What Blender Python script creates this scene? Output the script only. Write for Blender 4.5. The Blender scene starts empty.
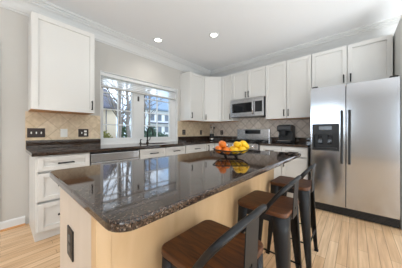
import bpy, bmesh, math, random
from mathutils import Vector, Matrix, noise
random.seed(7)
V = Vector
SC = bpy.context.scene
COL = SC.collection

# ---------------------------------------------------------------- camera
cam = bpy.data.objects.new('camera', bpy.data.cameras.new('camera'))
COL.objects.link(cam)
cam.location = (3.006, -3.79, 1.116)
cam.rotation_euler = (math.radians(90), 0, math.radians(41.316))
cam.data.sensor_width = 36.0
cam.data.lens = 175.41 * 36.0 / 402.0
cam.data.shift_y = -0.0043
cam.data.clip_start = 0.02
SC.camera = cam

# ---------------------------------------------------------------- world, sun, area lights, exposure
W = bpy.data.worlds.new('sky'); SC.world = W; W.use_nodes = True
wn, wl = W.node_tree.nodes, W.node_tree.links
wn.clear()
w_out = wn.new('ShaderNodeOutputWorld'); w_bg = wn.new('ShaderNodeBackground')
w_tc = wn.new('ShaderNodeTexCoord'); w_no = wn.new('ShaderNodeTexNoise'); w_cr = wn.new('ShaderNodeValToRGB')
w_no.inputs['Scale'].default_value = 3.0; w_no.inputs['Detail'].default_value = 6
w_cr.color_ramp.elements[0].position = 0.42; w_cr.color_ramp.elements[0].color = (0.30, 0.47, 0.70, 1)
w_cr.color_ramp.elements[1].position = 0.62; w_cr.color_ramp.elements[1].color = (0.80, 0.86, 0.92, 1)
wl.new(w_tc.outputs['Generated'], w_no.inputs['Vector']); wl.new(w_no.outputs['Fac'], w_cr.inputs['Fac'])
wl.new(w_cr.outputs['Color'], w_bg.inputs['Color']); wl.new(w_bg.outputs['Background'], w_out.inputs['Surface'])
w_bg.inputs['Strength'].default_value = 3.2

def lamp(name, kind, loc, energy, color=(1, 1, 1), target=None, **kw):
    d = bpy.data.lights.new(name, kind); d.energy = energy; d.color = color
    for k, v in kw.items(): setattr(d, k, v)
    o = bpy.data.objects.new(name, d); COL.objects.link(o); o.location = loc
    if target is not None:
        o.rotation_euler = (V(target) - V(loc)).to_track_quat('-Z', 'Y').to_euler()
    return o
lamp('sun', 'SUN', (6, 6, 12), 1.0, (1, 0.96, 0.9), (6 - 5.0, 6 - 5.0, 12 - 6), angle=0.02)
# added fill lamps at the unseen rear openings and by the solid right wall
lamp('rear_fill', 'AREA', (1.75, -7.85, 1.65), 30, (0.84, 0.93, 1), (2.0, 0, 1.2), shape='RECTANGLE', size=1.65, size_y=1.2)
lamp('rear_fill', 'AREA', (5.2, -7.85, 1.4), 42, (0.84, 0.93, 1), (2.0, 0, 1.2), shape='RECTANGLE', size=1.1, size_y=2.0)
lamp('side_fill', 'AREA', (5.9, -4.6, 1.3), 20, (0.84, 0.93, 1), (0, -2.6, 1.0), shape='RECTANGLE', size=3.6, size_y=2.0)
# added spot with no fixture, brightening the left aisle from behind the camera
lamp('down_spot', 'SPOT', (1.25, -4.35, 2.70), 45, (1, 0.96, 0.90), (0.95, -3.5, 0), spot_size=math.radians(80), spot_blend=0.6, shadow_soft_size=0.12)
# added unseen panel shining up so the ceiling bounces fill into the kitchen
lamp('ceiling_bounce_fill', 'AREA', (5.0, -2.8, 0.25), 178, (0.82, 0.925, 1), (5.0, -2.799, 2.74), shape='RECTANGLE', size=1.8, size_y=3.4)
SC.view_settings.view_transform = 'Standard'
SC.view_settings.look = 'None'
SC.view_settings.gamma = 1.0
SC.view_settings.use_curve_mapping = False
SC.view_settings.exposure = 0.06

# ---------------------------------------------------------------- materials
def lin(c):
    return tuple((x / 12.92 if x <= 0.04045 else ((x + 0.055) / 1.055) ** 2.4) for x in (c[0] / 255, c[1] / 255, c[2] / 255)) + (1.0,)

def mat(name, c, rough=0.5, metal=0.0, bump=0.0, bscale=60, var=0.03, spec=0.5, coat=0.0):
    m = bpy.data.materials.new(name); m.use_nodes = True
    n, l = m.node_tree.nodes, m.node_tree.links
    b = n['Principled BSDF']
    b.inputs['Roughness'].default_value = rough; b.inputs['Metallic'].default_value = metal
    b.inputs['Specular IOR Level'].default_value = spec; b.inputs['Coat Weight'].default_value = coat
    tc = n.new('ShaderNodeTexCoord'); no = n.new('ShaderNodeTexNoise')
    no.inputs['Scale'].default_value = bscale; no.inputs['Detail'].default_value = 3
    l.new(tc.outputs['Object'], no.inputs['Vector'])
    mx = n.new('ShaderNodeMix'); mx.data_type = 'RGBA'
    a = lin(c)
    mx.inputs['A'].default_value = tuple(x * (1 - var) for x in a[:3]) + (1,)
    mx.inputs['B'].default_value = tuple(min(1, x * (1 + var)) for x in a[:3]) + (1,)
    l.new(no.outputs['Fac'], mx.inputs['Factor']); l.new(mx.outputs['Result'], b.inputs['Base Color'])
    if bump:
        bp = n.new('ShaderNodeBump'); bp.inputs['Strength'].default_value = bump; bp.inputs['Distance'].default_value = 0.01
        l.new(no.outputs['Fac'], bp.inputs['Height']); l.new(bp.outputs['Normal'], b.inputs['Normal'])
    return m

def nodes_of(name, rough=0.5, metal=0.0):
    m = bpy.data.materials.new(name); m.use_nodes = True
    n, l = m.node_tree.nodes, m.node_tree.links
    b = n['Principled BSDF']; b.inputs['Roughness'].default_value = rough; b.inputs['Metallic'].default_value = metal
    tc = n.new('ShaderNodeTexCoord')
    return m, n, l, b, tc

def ramp(n, stops, interp='LINEAR'):
    r = n.new('ShaderNodeValToRGB'); r.color_ramp.interpolation = interp
    e = r.color_ramp.elements
    e[0].position, e[0].color = stops[0][0], lin(stops[0][1])
    e[1].position, e[1].color = stops[-1][0], lin(stops[-1][1])
    for p, c in stops[1:-1]:
        x = e.new(p); x.color = lin(c)
    return r

def mat_granite():
    m, n, l, b, tc = nodes_of('granite', 0.05)
    b.inputs['Specular IOR Level'].default_value = 0.65
    vo = n.new('ShaderNodeTexVoronoi'); vo.inputs['Scale'].default_value = 310
    no = n.new('ShaderNodeTexNoise'); no.inputs['Scale'].default_value = 190; no.inputs['Detail'].default_value = 4
    l.new(tc.outputs['Object'], vo.inputs['Vector']); l.new(tc.outputs['Object'], no.inputs['Vector'])
    sp = n.new('ShaderNodeSeparateColor'); l.new(vo.outputs['Color'], sp.inputs['Color'])
    r1 = ramp(n, [(0.0, (18, 14, 14)), (0.32, (38, 28, 23)), (0.58, (64, 47, 37)), (0.82, (90, 69, 55)), (0.95, (128, 112, 98))], 'CONSTANT')
    r2 = ramp(n, [(0.38, (28, 22, 19)), (0.52, (66, 49, 39)), (0.68, (96, 75, 60))])
    l.new(sp.outputs[0], r1.inputs['Fac']); l.new(no.outputs['Fac'], r2.inputs['Fac'])
    mx = n.new('ShaderNodeMix'); mx.data_type = 'RGBA'; mx.inputs['Factor'].default_value = 0.25
    l.new(r1.outputs['Color'], mx.inputs['A']); l.new(r2.outputs['Color'], mx.inputs['B'])
    l.new(mx.outputs['Result'], b.inputs['Base Color'])
    return m

def mat_floor():
    m, n, l, b, tc = nodes_of('oak_floor', 0.33)
    mp = n.new('ShaderNodeMapping'); mp.inputs['Rotation'].default_value = (0, 0, math.radians(90))
    l.new(tc.outputs['Object'], mp.inputs['Vector'])
    br = n.new('ShaderNodeTexBrick'); br.inputs['Scale'].default_value = 1.0
    br.inputs['Brick Width'].default_value = 0.95; br.inputs['Row Height'].default_value = 0.072
    br.inputs['Mortar Size'].default_value = 0.0018; br.inputs['Mortar Smooth'].default_value = 0.2
    br.offset = 0.37; br.offset_frequency = 3; br.inputs['Bias'].default_value = -0.1
    br.inputs['Color1'].default_value = lin((240, 208, 170)); br.inputs['Color2'].default_value = lin((222, 182, 138))
    br.inputs['Mortar'].default_value = lin((158, 120, 86))
    l.new(mp.outputs['Vector'], br.inputs['Vector'])
    mp2 = n.new('ShaderNodeMapping'); mp2.inputs['Scale'].default_value = (40, 2.2, 1)
    l.new(tc.outputs['Object'], mp2.inputs['Vector'])
    no = n.new('ShaderNodeTexNoise'); no.inputs['Scale'].default_value = 1.0; no.inputs['Detail'].default_value = 5
    l.new(mp2.outputs['Vector'], no.inputs['Vector'])
    r = ramp(n, [(0.3, (205, 190, 175)), (0.65, (255, 255, 255))]); l.new(no.outputs['Fac'], r.inputs['Fac'])
    mx = n.new('ShaderNodeMix'); mx.data_type = 'RGBA'; mx.blend_type = 'MULTIPLY'; mx.inputs['Factor'].default_value = 0.7
    l.new(br.outputs['Color'], mx.inputs['A']); l.new(r.outputs['Color'], mx.inputs['B'])
    l.new(mx.outputs['Result'], b.inputs['Base Color'])
    return m

def mat_wood(name, c1, c2, scale=(3, 30, 30), rough=0.45):
    m, n, l, b, tc = nodes_of(name, rough)
    mp = n.new('ShaderNodeMapping'); mp.inputs['Scale'].default_value = scale
    l.new(tc.outputs['Object'], mp.inputs['Vector'])
    no = n.new('ShaderNodeTexNoise'); no.inputs['Scale'].default_value = 1.6; no.inputs['Detail'].default_value = 6; no.inputs['Distortion'].default_value = 0.6
    l.new(mp.outputs['Vector'], no.inputs['Vector'])
    r = ramp(n, [(0.3, c1), (0.7, c2)]); l.new(no.outputs['Fac'], r.inputs['Fac'])
    l.new(r.outputs['Color'], b.inputs['Base Color'])
    return m

def mat_tile(name, plane, c1, c2, mortar):
    m, n, l, b, tc = nodes_of(name, 0.4)
    sx = n.new('ShaderNodeSeparateXYZ'); cx = n.new('ShaderNodeCombineXYZ')
    l.new(tc.outputs['Object'], sx.inputs['Vector'])
    l.new(sx.outputs['Y' if plane == 'x' else 'X'], cx.inputs['X']); l.new(sx.outputs['Z'], cx.inputs['Y'])
    mp = n.new('ShaderNodeMapping'); mp.inputs['Rotation'].default_value = (0, 0, math.radians(45))
    l.new(cx.outputs['Vector'], mp.inputs['Vector'])
    br = n.new('ShaderNodeTexBrick'); br.offset = 0.0; br.inputs['Scale'].default_value = 1.0
    br.inputs['Brick Width'].default_value = 0.15; br.inputs['Row Height'].default_value = 0.15
    br.inputs['Mortar Size'].default_value = 0.0055; br.inputs['Mortar Smooth'].default_value = 0.3
    br.inputs['Color1'].default_value = lin(c1); br.inputs['Color2'].default_value = lin(c2); br.inputs['Mortar'].default_value = lin(mortar)
    l.new(mp.outputs['Vector'], br.inputs['Vector'])
    no = n.new('ShaderNodeTexNoise'); no.inputs['Scale'].default_value = 22; no.inputs['Detail'].default_value = 6
    l.new(tc.outputs['Object'], no.inputs['Vector'])
    r = ramp(n, [(0.3, (226, 220, 212)), (0.7, (255, 255, 255))]); l.new(no.outputs['Fac'], r.inputs['Fac'])
    mx = n.new('ShaderNodeMix'); mx.data_type = 'RGBA'; mx.blend_type = 'MULTIPLY'; mx.inputs['Factor'].default_value = 0.8
    l.new(br.outputs['Color'], mx.inputs['A']); l.new(r.outputs['Color'], mx.inputs['B'])
    l.new(mx.outputs['Result'], b.inputs['Base Color'])
    bp = n.new('ShaderNodeBump'); bp.inputs['Strength'].default_value = 0.5; bp.inputs['Distance'].default_value = 0.003; bp.invert = True
    l.new(br.outputs['Fac'], bp.inputs['Height']); l.new(bp.outputs['Normal'], b.inputs['Normal'])
    return m

def mat_steel(name, c, rough=0.26, wave=0.0, axis=(1, 1, 60)):
    m, n, l, b, tc = nodes_of(name, rough, 1.0)
    b.inputs['Base Color'].default_value = lin(c)
    mp = n.new('ShaderNodeMapping'); mp.inputs['Scale'].default_value = axis
    l.new(tc.outputs['Object'], mp.inputs['Vector'])
    no = n.new('ShaderNodeTexNoise'); no.inputs['Scale'].default_value = 8; no.inputs['Detail'].default_value = 2
    l.new(mp.outputs['Vector'], no.inputs['Vector'])
    mr = n.new('ShaderNodeMapRange'); mr.inputs['To Min'].default_value = rough * 0.95; mr.inputs['To Max'].default_value = rough * 1.06
    l.new(no.outputs['Fac'], mr.inputs['Value']); l.new(mr.outputs['Result'], b.inputs['Roughness'])
    if wave:
        n2 = n.new('ShaderNodeTexNoise'); n2.inputs['Scale'].default_value = 3.2; n2.inputs['Detail'].default_value = 1
        l.new(tc.outputs['Object'], n2.inputs['Vector'])
        bp = n.new('ShaderNodeBump'); bp.inputs['Strength'].default_value = wave; bp.inputs['Distance'].default_value = 0.02
        l.new(n2.outputs['Fac'], bp.inputs['Height']); l.new(bp.outputs['Normal'], b.inputs['Normal'])
    return m

def mat_emit(name, c, s):
    m, n, l, b, tc = nodes_of(name)
    b.inputs['Emission Color'].default_value = c; b.inputs['Emission Strength'].default_value = s
    return m

def mat_glass(name):
    m, n, l, b, tc = nodes_of(name)
    n.remove(b)
    t = n.new('ShaderNodeBsdfTransparent'); g = n.new('ShaderNodeBsdfGlossy'); g.inputs['Roughness'].default_value = 0.02
    f = n.new('ShaderNodeFresnel'); f.inputs['IOR'].default_value = 1.25
    mx = n.new('ShaderNodeMixShader'); l.new(f.outputs['Fac'], mx.inputs['Fac'])
    l.new(t.outputs[0], mx.inputs[1]); l.new(g.outputs[0], mx.inputs[2])
    l.new(mx.outputs[0], n['Material Output'].inputs['Surface'])
    return m

def mat_sheer(name):
    m, n, l, b, tc = nodes_of(name)
    n.remove(b)
    t = n.new('ShaderNodeBsdfTransparent'); d = n.new('ShaderNodeBsdfTranslucent'); d2 = n.new('ShaderNodeBsdfDiffuse')
    d.inputs['Color'].default_value = (0.95, 0.95, 0.95, 1); d2.inputs['Color'].default_value = (0.9, 0.9, 0.9, 1)
    a = n.new('ShaderNodeMixShader'); l.new(d.outputs[0], a.inputs[1]); l.new(d2.outputs[0], a.inputs[2]); a.inputs['Fac'].default_value = 0.4
    wv = n.new('ShaderNodeTexWave'); wv.bands_direction = 'Z'; wv.inputs['Scale'].default_value = 14
    l.new(tc.outputs['Object'], wv.inputs['Vector'])
    mr = n.new('ShaderNodeMapRange'); mr.inputs['To Min'].default_value = 0.30; mr.inputs['To Max'].default_value = 0.42
    l.new(wv.outputs['Fac'], mr.inputs['Value'])
    mx = n.new('ShaderNodeMixShader'); l.new(mr.outputs['Result'], mx.inputs['Fac'])
    l.new(t.outputs[0], mx.inputs[1]); l.new(a.outputs[0], mx.inputs[2])
    l.new(mx.outputs[0], n['Material Output'].inputs['Surface'])
    return m

M = dict(
    wall=mat('wall_paint', (200, 196, 190), 0.7, var=0.01), ceiling=mat('ceiling_paint', (240, 240, 241), 0.8, var=0.005),
    crown=mat('crown_paint', (214, 213, 211), 0.55, var=0.01), greyplastic=mat('grey_plastic', (112, 108, 104), 0.4),
    trim=mat('white_trim_paint', (226, 226, 225), 0.4, var=0.01), cab=mat('white_cabinet_paint', (222, 219, 214), 0.38, var=0.01),
    granite=mat_granite(), floor=mat_floor(),
    tile_l=mat_tile('travertine_tile', 'x', (236, 216, 188), (222, 200, 168), (212, 190, 160)),
    tile_b=mat_tile('stone_tile', 'y', (236, 224, 212), (222, 208, 195), (176, 160, 146)),
    raw=mat_wood('bare_cabinet_underside', (196, 138, 84), (214, 158, 102), (30, 3, 30)),
    maple=mat_wood('maple_veneer', (205, 168, 124), (220, 186, 144), (6, 6, 1.2), 0.5),
    maple_end=mat_wood('pale_maple_panel', (206, 190, 172), (214, 198, 182), (6, 6, 1.2), 0.5),
    walnut=mat_wood('walnut_seat', (54, 26, 7), (106, 58, 20), (5, 42, 20), 0.5),
    steel=mat_steel('stainless_steel', (196, 196, 198), 0.24), steel_f=mat_steel('fridge_stainless', (190, 194, 200), 0.15, 0.03, (60, 60, 1)),
    darksteel=mat('dark_grey_metal', (70, 71, 74), 0.4, 0.6), gun=mat('gunmetal_paint', (20, 21, 24), 0.45, 0.0, spec=0.35),
    black=mat('black_plastic', (16, 16, 17), 0.42), blackmetal=mat('matte_black_metal', (26, 25, 25), 0.42, 0.4),
    gloss=mat('black_glass', (14, 15, 19), 0.06), bronze=mat('dark_bronze_plate', (52, 40, 36), 0.35, 0.3),
    white=mat('white_plastic', (238, 236, 230), 0.35), grille=mat('black_grille', (30, 26, 24), 0.5),
    chrome=mat_steel('chrome', (220, 220, 222), 0.12), glass=mat_glass('window_glass'), sheer=mat_sheer('sheer_shade_fabric'),
    lightdisc=mat_emit('lamp_lens', (1, 0.95, 0.86, 1), 6.0),
    rail=mat('pale_grey_rail', (182, 179, 175), 0.5),
    orange=mat('orange_peel', (228, 118, 26), 0.4, 0, 0.25, 140, 0.06), lemon=mat('lemon_peel', (238, 186, 22), 0.4, 0, 0.2, 120, 0.06),
    stem=mat('fruit_stem', (90, 100, 40), 0.6),
    siding=mat('beige_siding', (214, 196, 172), 0.8), roof=mat('slate_roof', (92, 92, 104), 0.8, var=0.15, bscale=8),
    whiteside=mat('white_siding', (226, 228, 232), 0.8), bluroof=mat('blue_grey_roof', (120, 138, 158), 0.7, var=0.1, bscale=5),
    pane=mat('dark_window_pane', (104, 112, 122), 0.15), bark=mat('tree_bark', (128, 118, 110), 0.9, 0, 0.5, 20, 0.25),
    hedge=mat('olive_hedge', (132, 128, 62), 0.8, var=0.3, bscale=15), leaf=mat('evergreen_leaf', (58, 84, 52), 0.7, var=0.35, bscale=9),
    leaf2=mat('grey_green_leaf', (78, 98, 80), 0.7, var=0.35, bscale=9),
    lawn=mat('winter_lawn', (112, 118, 84), 0.9, var=0.2, bscale=3), display=mat('dark_display', (18, 24, 30), 0.12),
)

# ---------------------------------------------------------------- mesh helpers
class MB:
    def __init__(s): s.bm = bmesh.new()
    def box(s, lo, hi, bev=0.0):
        lo, hi = V(lo), V(hi)
        return s.obox(V((0, 0, 0)), V((1, 0, 0)), V((0, 1, 0)), lo.x, hi.x, lo.y, hi.y, lo.z, hi.z, bev)
    def obox(s, O, u, n, a0, a1, d0, d1, z0, z1, bev=0.0):
        O, u, n = V(O), V(u), V(n); z = V((0, 0, 1))
        vs = [s.bm.verts.new(O + u * a + n * d + z * h) for a in (a0, a1) for d in (d0, d1) for h in (z0, z1)]
        fs = [s.bm.faces.new([vs[i] for i in q]) for q in ((0, 1, 3, 2), (4, 6, 7, 5), (0, 4, 5, 1), (2, 3, 7, 6), (0, 2, 6, 4), (1, 5, 7, 3))]
        bmesh.ops.recalc_face_normals(s.bm, faces=fs)
        if bev:
            es = list({e for f in fs for e in f.edges})
            bmesh.ops.bevel(s.bm, geom=es, offset=bev, segments=2, affect='EDGES', profile=0.5)
        return s
    def prism(s, pts, z0, z1, bev=0.0, seg=2):
        b = [s.bm.verts.new((p[0], p[1], z0)) for p in pts]; t = [s.bm.verts.new((p[0], p[1], z1)) for p in pts]
        k = len(pts); fs = [s.bm.faces.new(b[::-1]), s.bm.faces.new(t)]
        for i in range(k): fs.append(s.bm.faces.new((b[i], b[(i + 1) % k], t[(i + 1) % k], t[i])))
        bmesh.ops.recalc_face_normals(s.bm, faces=fs)
        if bev:
            es = list(fs[0].edges) + list(fs[1].edges)
            bmesh.ops.bevel(s.bm, geom=es, offset=bev, segments=seg, affect='EDGES', profile=0.5)
        return s
    def extrude(s, prof, A, B, fn):
        a = [s.bm.verts.new(fn(A, p)) for p in prof]; b = [s.bm.verts.new(fn(B, p)) for p in prof]
        k = len(prof); fs = [s.bm.faces.new(a), s.bm.faces.new(b[::-1])]
        for i in range(k): fs.append(s.bm.faces.new((a[i], b[i], b[(i + 1) % k], a[(i + 1) % k])))
        bmesh.ops.recalc_face_normals(s.bm, faces=fs)
        return s
    def tube(s, pts, r, seg=8, cap=True, closed=False):
        pts = [V(p) for p in pts]; k = len(pts)
        rs = r if isinstance(r, (list, tuple)) else [r] * k
        tans = []
        for i in range(k):
            a = pts[(i - 1) % k] if (closed or i > 0) else pts[i]; c = pts[(i + 1) % k] if (closed or i < k - 1) else pts[i]
            tans.append((c - a).normalized())
        up = V((0, 0, 1)) if abs(tans[0].z) < 0.9 else V((1, 0, 0))
        nn = (up - tans[0] * up.dot(tans[0])).normalized()
        rings = []
        for i in range(k):
            nn = (nn - tans[i] * nn.dot(tans[i])).normalized(); bb = tans[i].cross(nn)
            rings.append([s.bm.verts.new(pts[i] + (nn * math.cos(2 * math.pi * j / seg) + bb * math.sin(2 * math.pi * j / seg)) * rs[i]) for j in range(seg)])
        fs = []
        for i in range(k if closed else k - 1):
            p, q = rings[i], rings[(i + 1) % k]
            for j in range(seg): fs.append(s.bm.faces.new((p[j], p[(j + 1) % seg], q[(j + 1) % seg], q[j])))
        if cap and not closed: fs += [s.bm.faces.new(rings[0][::-1]), s.bm.faces.new(rings[-1])]
        for f in fs: f.smooth = True
        bmesh.ops.recalc_face_normals(s.bm, faces=fs)
        return s
    def lathe(s, prof, c=(0, 0, 0), seg=20, rot=None):
        c = V(c); rings = []
        R = rot or Matrix.Identity(3)
        fs = []
        for r, z in prof:
            if r < 1e-6: rings.append([s.bm.verts.new(c + R @ V((0, 0, z)))])
            else: rings.append([s.bm.verts.new(c + R @ V((r * math.cos(2 * math.pi * j / seg), r * math.sin(2 * math.pi * j / seg), z))) for j in range(seg)])
        for p, q in zip(rings, rings[1:]):
            for j in range(seg):
                a, b = p[j % len(p)], p[(j + 1) % len(p)]; d, e = q[j % len(q)], q[(j + 1) % len(q)]
                vs = []
                for v in (a, b, e, d):
                    if v not in vs: vs.append(v)
                if len(vs) > 2: fs.append(s.bm.faces.new(vs))
        if len(rings[0]) > 1: fs.append(s.bm.faces.new(rings[0][::-1]))
        if len(rings[-1]) > 1: fs.append(s.bm.faces.new(rings[-1]))
        for f in fs: f.smooth = True
        bmesh.ops.recalc_face_normals(s.bm, faces=fs)
        return s
    def build(s, name, m, parent=None, org=None):
        """org: world origin of the thing the verts (given in world space) belong to."""
        o_ = V(org) if org is not None else V((0, 0, 0))
        if org is not None: bmesh.ops.translate(s.bm, verts=s.bm.verts[:], vec=-o_)
        me = bpy.data.meshes.new(name); s.bm.to_mesh(me); s.bm.free()
        me.materials.append(M[m] if isinstance(m, str) else m)
        o = bpy.data.objects.new(name, me); COL.objects.link(o)
        if parent is not None: o.parent = parent
        else: o.location = o_
        return o

def tag(o, label, cat, group=None):
    o['label'] = label; o['category'] = cat
    if group: o['group'] = group
    return o
def thing(name, loc, label, cat, group=None):
    o = bpy.data.objects.new(name, None); COL.objects.link(o); o.location = loc; o.empty_display_size = 0.05
    return tag(o, label, cat, group)
def struct(o): o['kind'] = 'structure'; return o
def rrect(x0, y0, x1, y1, r, n=6):
    pts = []
    for cx, cy, a in ((x1 - r, y1 - r, 0), (x0 + r, y1 - r, 90), (x0 + r, y0 + r, 180), (x1 - r, y0 + r, 270)):
        for i in range(n + 1):
            t = math.radians(a + 90 * i / n); pts.append((cx + r * math.cos(t), cy + r * math.sin(t)))
    return pts

# ---------------------------------------------------------------- room shell
RX, RY, CH = 6.0, -8.0, 2.74
WY0, WY1, WZ0, WZ1 = -2.767, -1.172, 0.915, 2.09       # kitchen window opening
struct(MB().box((-0.15, RY - 0.15, -0.1), (RX + 0.15, 0.15, 0.0)).build('floor', 'floor'))
struct(MB().box((-0.15, RY - 0.15, CH), (RX + 0.15, 0.15, CH + 0.1)).build('ceiling', 'ceiling'))
wl_ = MB()
wl_.box((-0.15, RY, 0), (0, WY0, CH)).box((-0.15, WY1, 0), (0, 0, CH)).box((-0.15, WY0, 0), (0, WY1, WZ0 - 0.02)).box((-0.15, WY0, WZ1), (0, WY1, CH))
wall_left = struct(wl_.build('wall_left', 'wall'))
wall_back = struct(MB().box((-0.15, 0, 0), (RX + 0.15, 0.15, CH)).build('wall_back', 'wall'))
def holed(mb, along, c0, c1, lo, hi, holes):
    # wall slab between c0 and c1 (thickness), running lo..hi, with (a, b, z0, z1) openings
    def bx(a, b, z0, z1):
        if b - a > 1e-6 and z1 - z0 > 1e-6:
            mb.box((a, c0, z0), (b, c1, z1)) if along == 'x' else mb.box((c0, a, z0), (c1, b, z1))
    p = lo
    for a, b, z0, z1 in holes:
        bx(p, a, 0, CH); bx(a, b, 0, z0); bx(a, b, z1, CH); p = b
    bx(p, hi, 0, CH)
    return mb
def glazing(k, along, c0, c1, a, b, z0, z1):
    f = MB(); n = max(2, round((b - a) / 1.0)); e = 0.05
    def bx(m, a_, b_, p, q, d0=c0, d1=c1): m.box((a_, d0, p), (b_, d1, q)) if along == 'x' else m.box((d0, a_, p), (d1, b_, q))
    for i in range(n + 1):
        t = a + (b - a) * i / n; bx(f, max(a, t - e), min(b, t + e), z0, z1)
    bx(f, a, b, z0, z0 + e); bx(f, a, b, z1 - e, z1)
    w = struct(f.build('window_%d' % k, 'trim'))
    g = MB(); m_ = (c0 + c1) / 2; bx(g, a + 0.01, b - 0.01, z0 + 0.01, z1 - 0.01, m_ - 0.003, m_ + 0.003)
    g.build('pane', 'glass', w)
REAR = [(0.9, 2.6, 1.05, 2.3), (4.6, 5.8, 0.3, 2.5)]  # unseen openings put in the rear wall to carry the fill lamps
SIDE = []
struct(holed(MB(), 'y', RX, RX + 0.15, RY, 0, SIDE).build('wall_right', 'wall'))
struct(holed(MB(), 'x', RY - 0.15, RY, -0.15, RX + 0.15, REAR).build('wall_rear', 'wall'))
for k, h in enumerate(REAR): glazing(k + 2, 'x', RY - 0.1, RY - 0.04, *h)

# crown moulding
CP = [(0, 2.53), (0.010, 2.53), (0.010, 2.55), (0.018, 2.556), (0.024, 2.585), (0.040, 2.622), (0.066, 2.655), (0.092, 2.672), (0.092, 2.686), (0.104, 2.690), (0.112, 2.700), (0.112, 2.712), (0.130, 2.716), (0.130, 2.74), (0, 2.74)]
struct(MB().extrude(CP, RY, 0, lambda t, p: (p[0], t, p[1])).build('trim_1', 'crown'))
struct(MB().extrude(CP, 0, RX, lambda t, p: (t, -p[0], p[1])).build('trim_2', 'crown'))
# baseboard and the door casing at the left edge of the photo
BP = [(0, 0), (0.014, 0), (0.014, 0.09), (0.008, 0.105), (0, 0.105)]
bb = MB().extrude(BP, -3.80, -3.60, lambda t, p: (p[0], t, p[1]))
bbo = struct(bb.build('baseboard_left', 'trim'))
MB().extrude([(0.014, 0), (0.03, 0), (0.026, 0.013), (0.014, 0.02)], -3.80, -3.60, lambda t, p: (p[0], t, p[1])).build('shoe_moulding', 'raw', bbo)
cs = MB(); cs.box((0, -3.89, 0), (0.02, -3.80, 2.14), 0.004).box((0, -4.80, 0), (0.02, -4.71, 2.14), 0.004).box((0, -4.71, 2.05), (0.02, -3.89, 2.14), 0.004)
struct(cs.build('trim_3', 'trim'))
dr = MB(); dr.box((0, -4.71, 0.005), (0.012, -3.89, 2.05))
for z0, z1 in ((0.2, 0.95), (1.15, 1.9)):
    dr.box((0.012, -4.58, z0), (0.018, -4.02, z1), 0.004)
d1 = struct(dr.build('door_1', 'trim'))
MB().lathe([(0.0, 0.06), (0.02, 0.058), (0.028, 0.045), (0.012, 0.03), (0.012, 0.0), (0.03, 0.0)], (0.012, -4.64, 0.96), 14, Matrix.Rotation(math.pi / 2, 3, 'Y')).build('door_knob', 'chrome', d1)

# tile splashback (sits on the walls)
t1 = MB(); t1.box((0, -3.6, 0.90), (0.008, WY0, 1.372)).box((0, WY1, 0.90), (0.008, 0, 1.372))
t1.build('tile_splashback', 'tile_l', wall_left)
MB().box((0.008, -0.008, 0.60), (2.452, 0, 1.46)).build('tile_splashback', 'tile_b', wall_back)

# kitchen window
xw0, xw1 = -0.135, -0.07
f = MB()
LY, RYY = WY0 + 0.045, WY1 - 0.13
for lo, hi in (((xw0, WY0, 0.985), (xw1, LY, WZ1 - 0.045)), ((xw0, RYY, 0.985), (xw1, WY1, WZ1 - 0.045)), ((xw0, WY0, WZ0), (xw1, WY1, 0.985)),
               ((xw0, WY0, WZ1 - 0.045), (xw1, WY1, WZ1)), ((xw0, -2.175, 0.985), (xw1, -1.99, WZ1 - 0.045))):
    f.box(lo, hi)
win = struct(f.build('window_1', 'trim'))
for a, b in ((WY0 + 0.045, -2.175), (-1.99, WY1 - 0.13)):
    s = MB(); sy = 0.03
    for lo, hi in (((-0.125, a, 1.02), (-0.08, a + sy, 2.015)), ((-0.125, b - sy, 1.02), (-0.08, b, 2.015)), ((-0.125, a, 0.985), (-0.08, b, 1.02)), ((-0.125, a, 2.015), (-0.08, b, 2.045))):
        s.box(lo, hi)
    m_ = (a + b) / 2
    s.box((-0.112, m_ - 0.009, 1.02), (-0.09, m_ + 0.009, 2.015))
    for z in (1.245, 1.50, 1.775):
        s.box((-0.111, a + sy, z - 0.009), (-0.091, m_ - 0.009, z + 0.009)).box((-0.111, m_ + 0.009, z - 0.009), (-0.091, b - sy, z + 0.009))
    so = s.build('window_sash', 'trim', win)
    MB().box((-0.103, a + sy, 1.02), (-0.099, b - sy, 2.015)).build('pane', 'glass', so)
for lo, hi in (((xw1, WY0, 0.925), (0.003, WY0 + 0.010, WZ1 - 0.010)), ((xw1, WY1 - 0.010, 0.925), (0.003, WY1, WZ1 - 0.010)), ((xw1, WY0, WZ1 - 0.010), (0.003, WY1, WZ1))):
    MB().box(lo, hi).build('jamb', 'trim', win)
MB().box((-0.07, -2.10, 1.70), (-0.055, -2.07, 1.79), 0.003).build('sash_lock', 'darksteel', win)
MB().box((-0.15, WY0, 0.895), (0.012, WY1, 0.925), 0.004).build('window_sill', 'trim', win)
MB().box((-0.155, WY0, WZ0), (-0.15, WY1, WZ0 + 0.01)).build('drip_cap', 'trim', win)
# raised sheer shade
sh = thing('window_shade', (-0.04, -1.97, 1.84), 'sheer white window shade raised to the top of the kitchen window', 'window shade')
O = sh.location
MB().box((-0.066, WY0 + 0.014, 2.02), (-0.012, WY1 - 0.014, 2.078), 0.006).build('head_rail', 'trim', sh, O)
fab = MB()
zz = [1.868 + 0.162 * i / 10 for i in range(11)]
prof = [(-0.040 + (0.002 if i % 2 else -0.002), z) for i, z in enumerate(zz)]
prof = prof + [(x - 0.003, z) for x, z in prof[::-1]]
fab.extrude(prof, WY0 + 0.015, WY1 - 0.015, lambda t, p: (p[0], t, p[1])).build('shade_fabric', 'sheer', sh, O)
MB().box((-0.056, WY0 + 0.014, 1.835), (-0.020, WY1 - 0.014, 1.868), 0.008).build('bottom_rail', 'rail', sh, O)
MB().tube([(-0.03, WY0 + 0.09, 1.835), (-0.03, WY0 + 0.09, 1.80)], 0.002, 6).build('pull_cord', 'white', sh, O)

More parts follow.
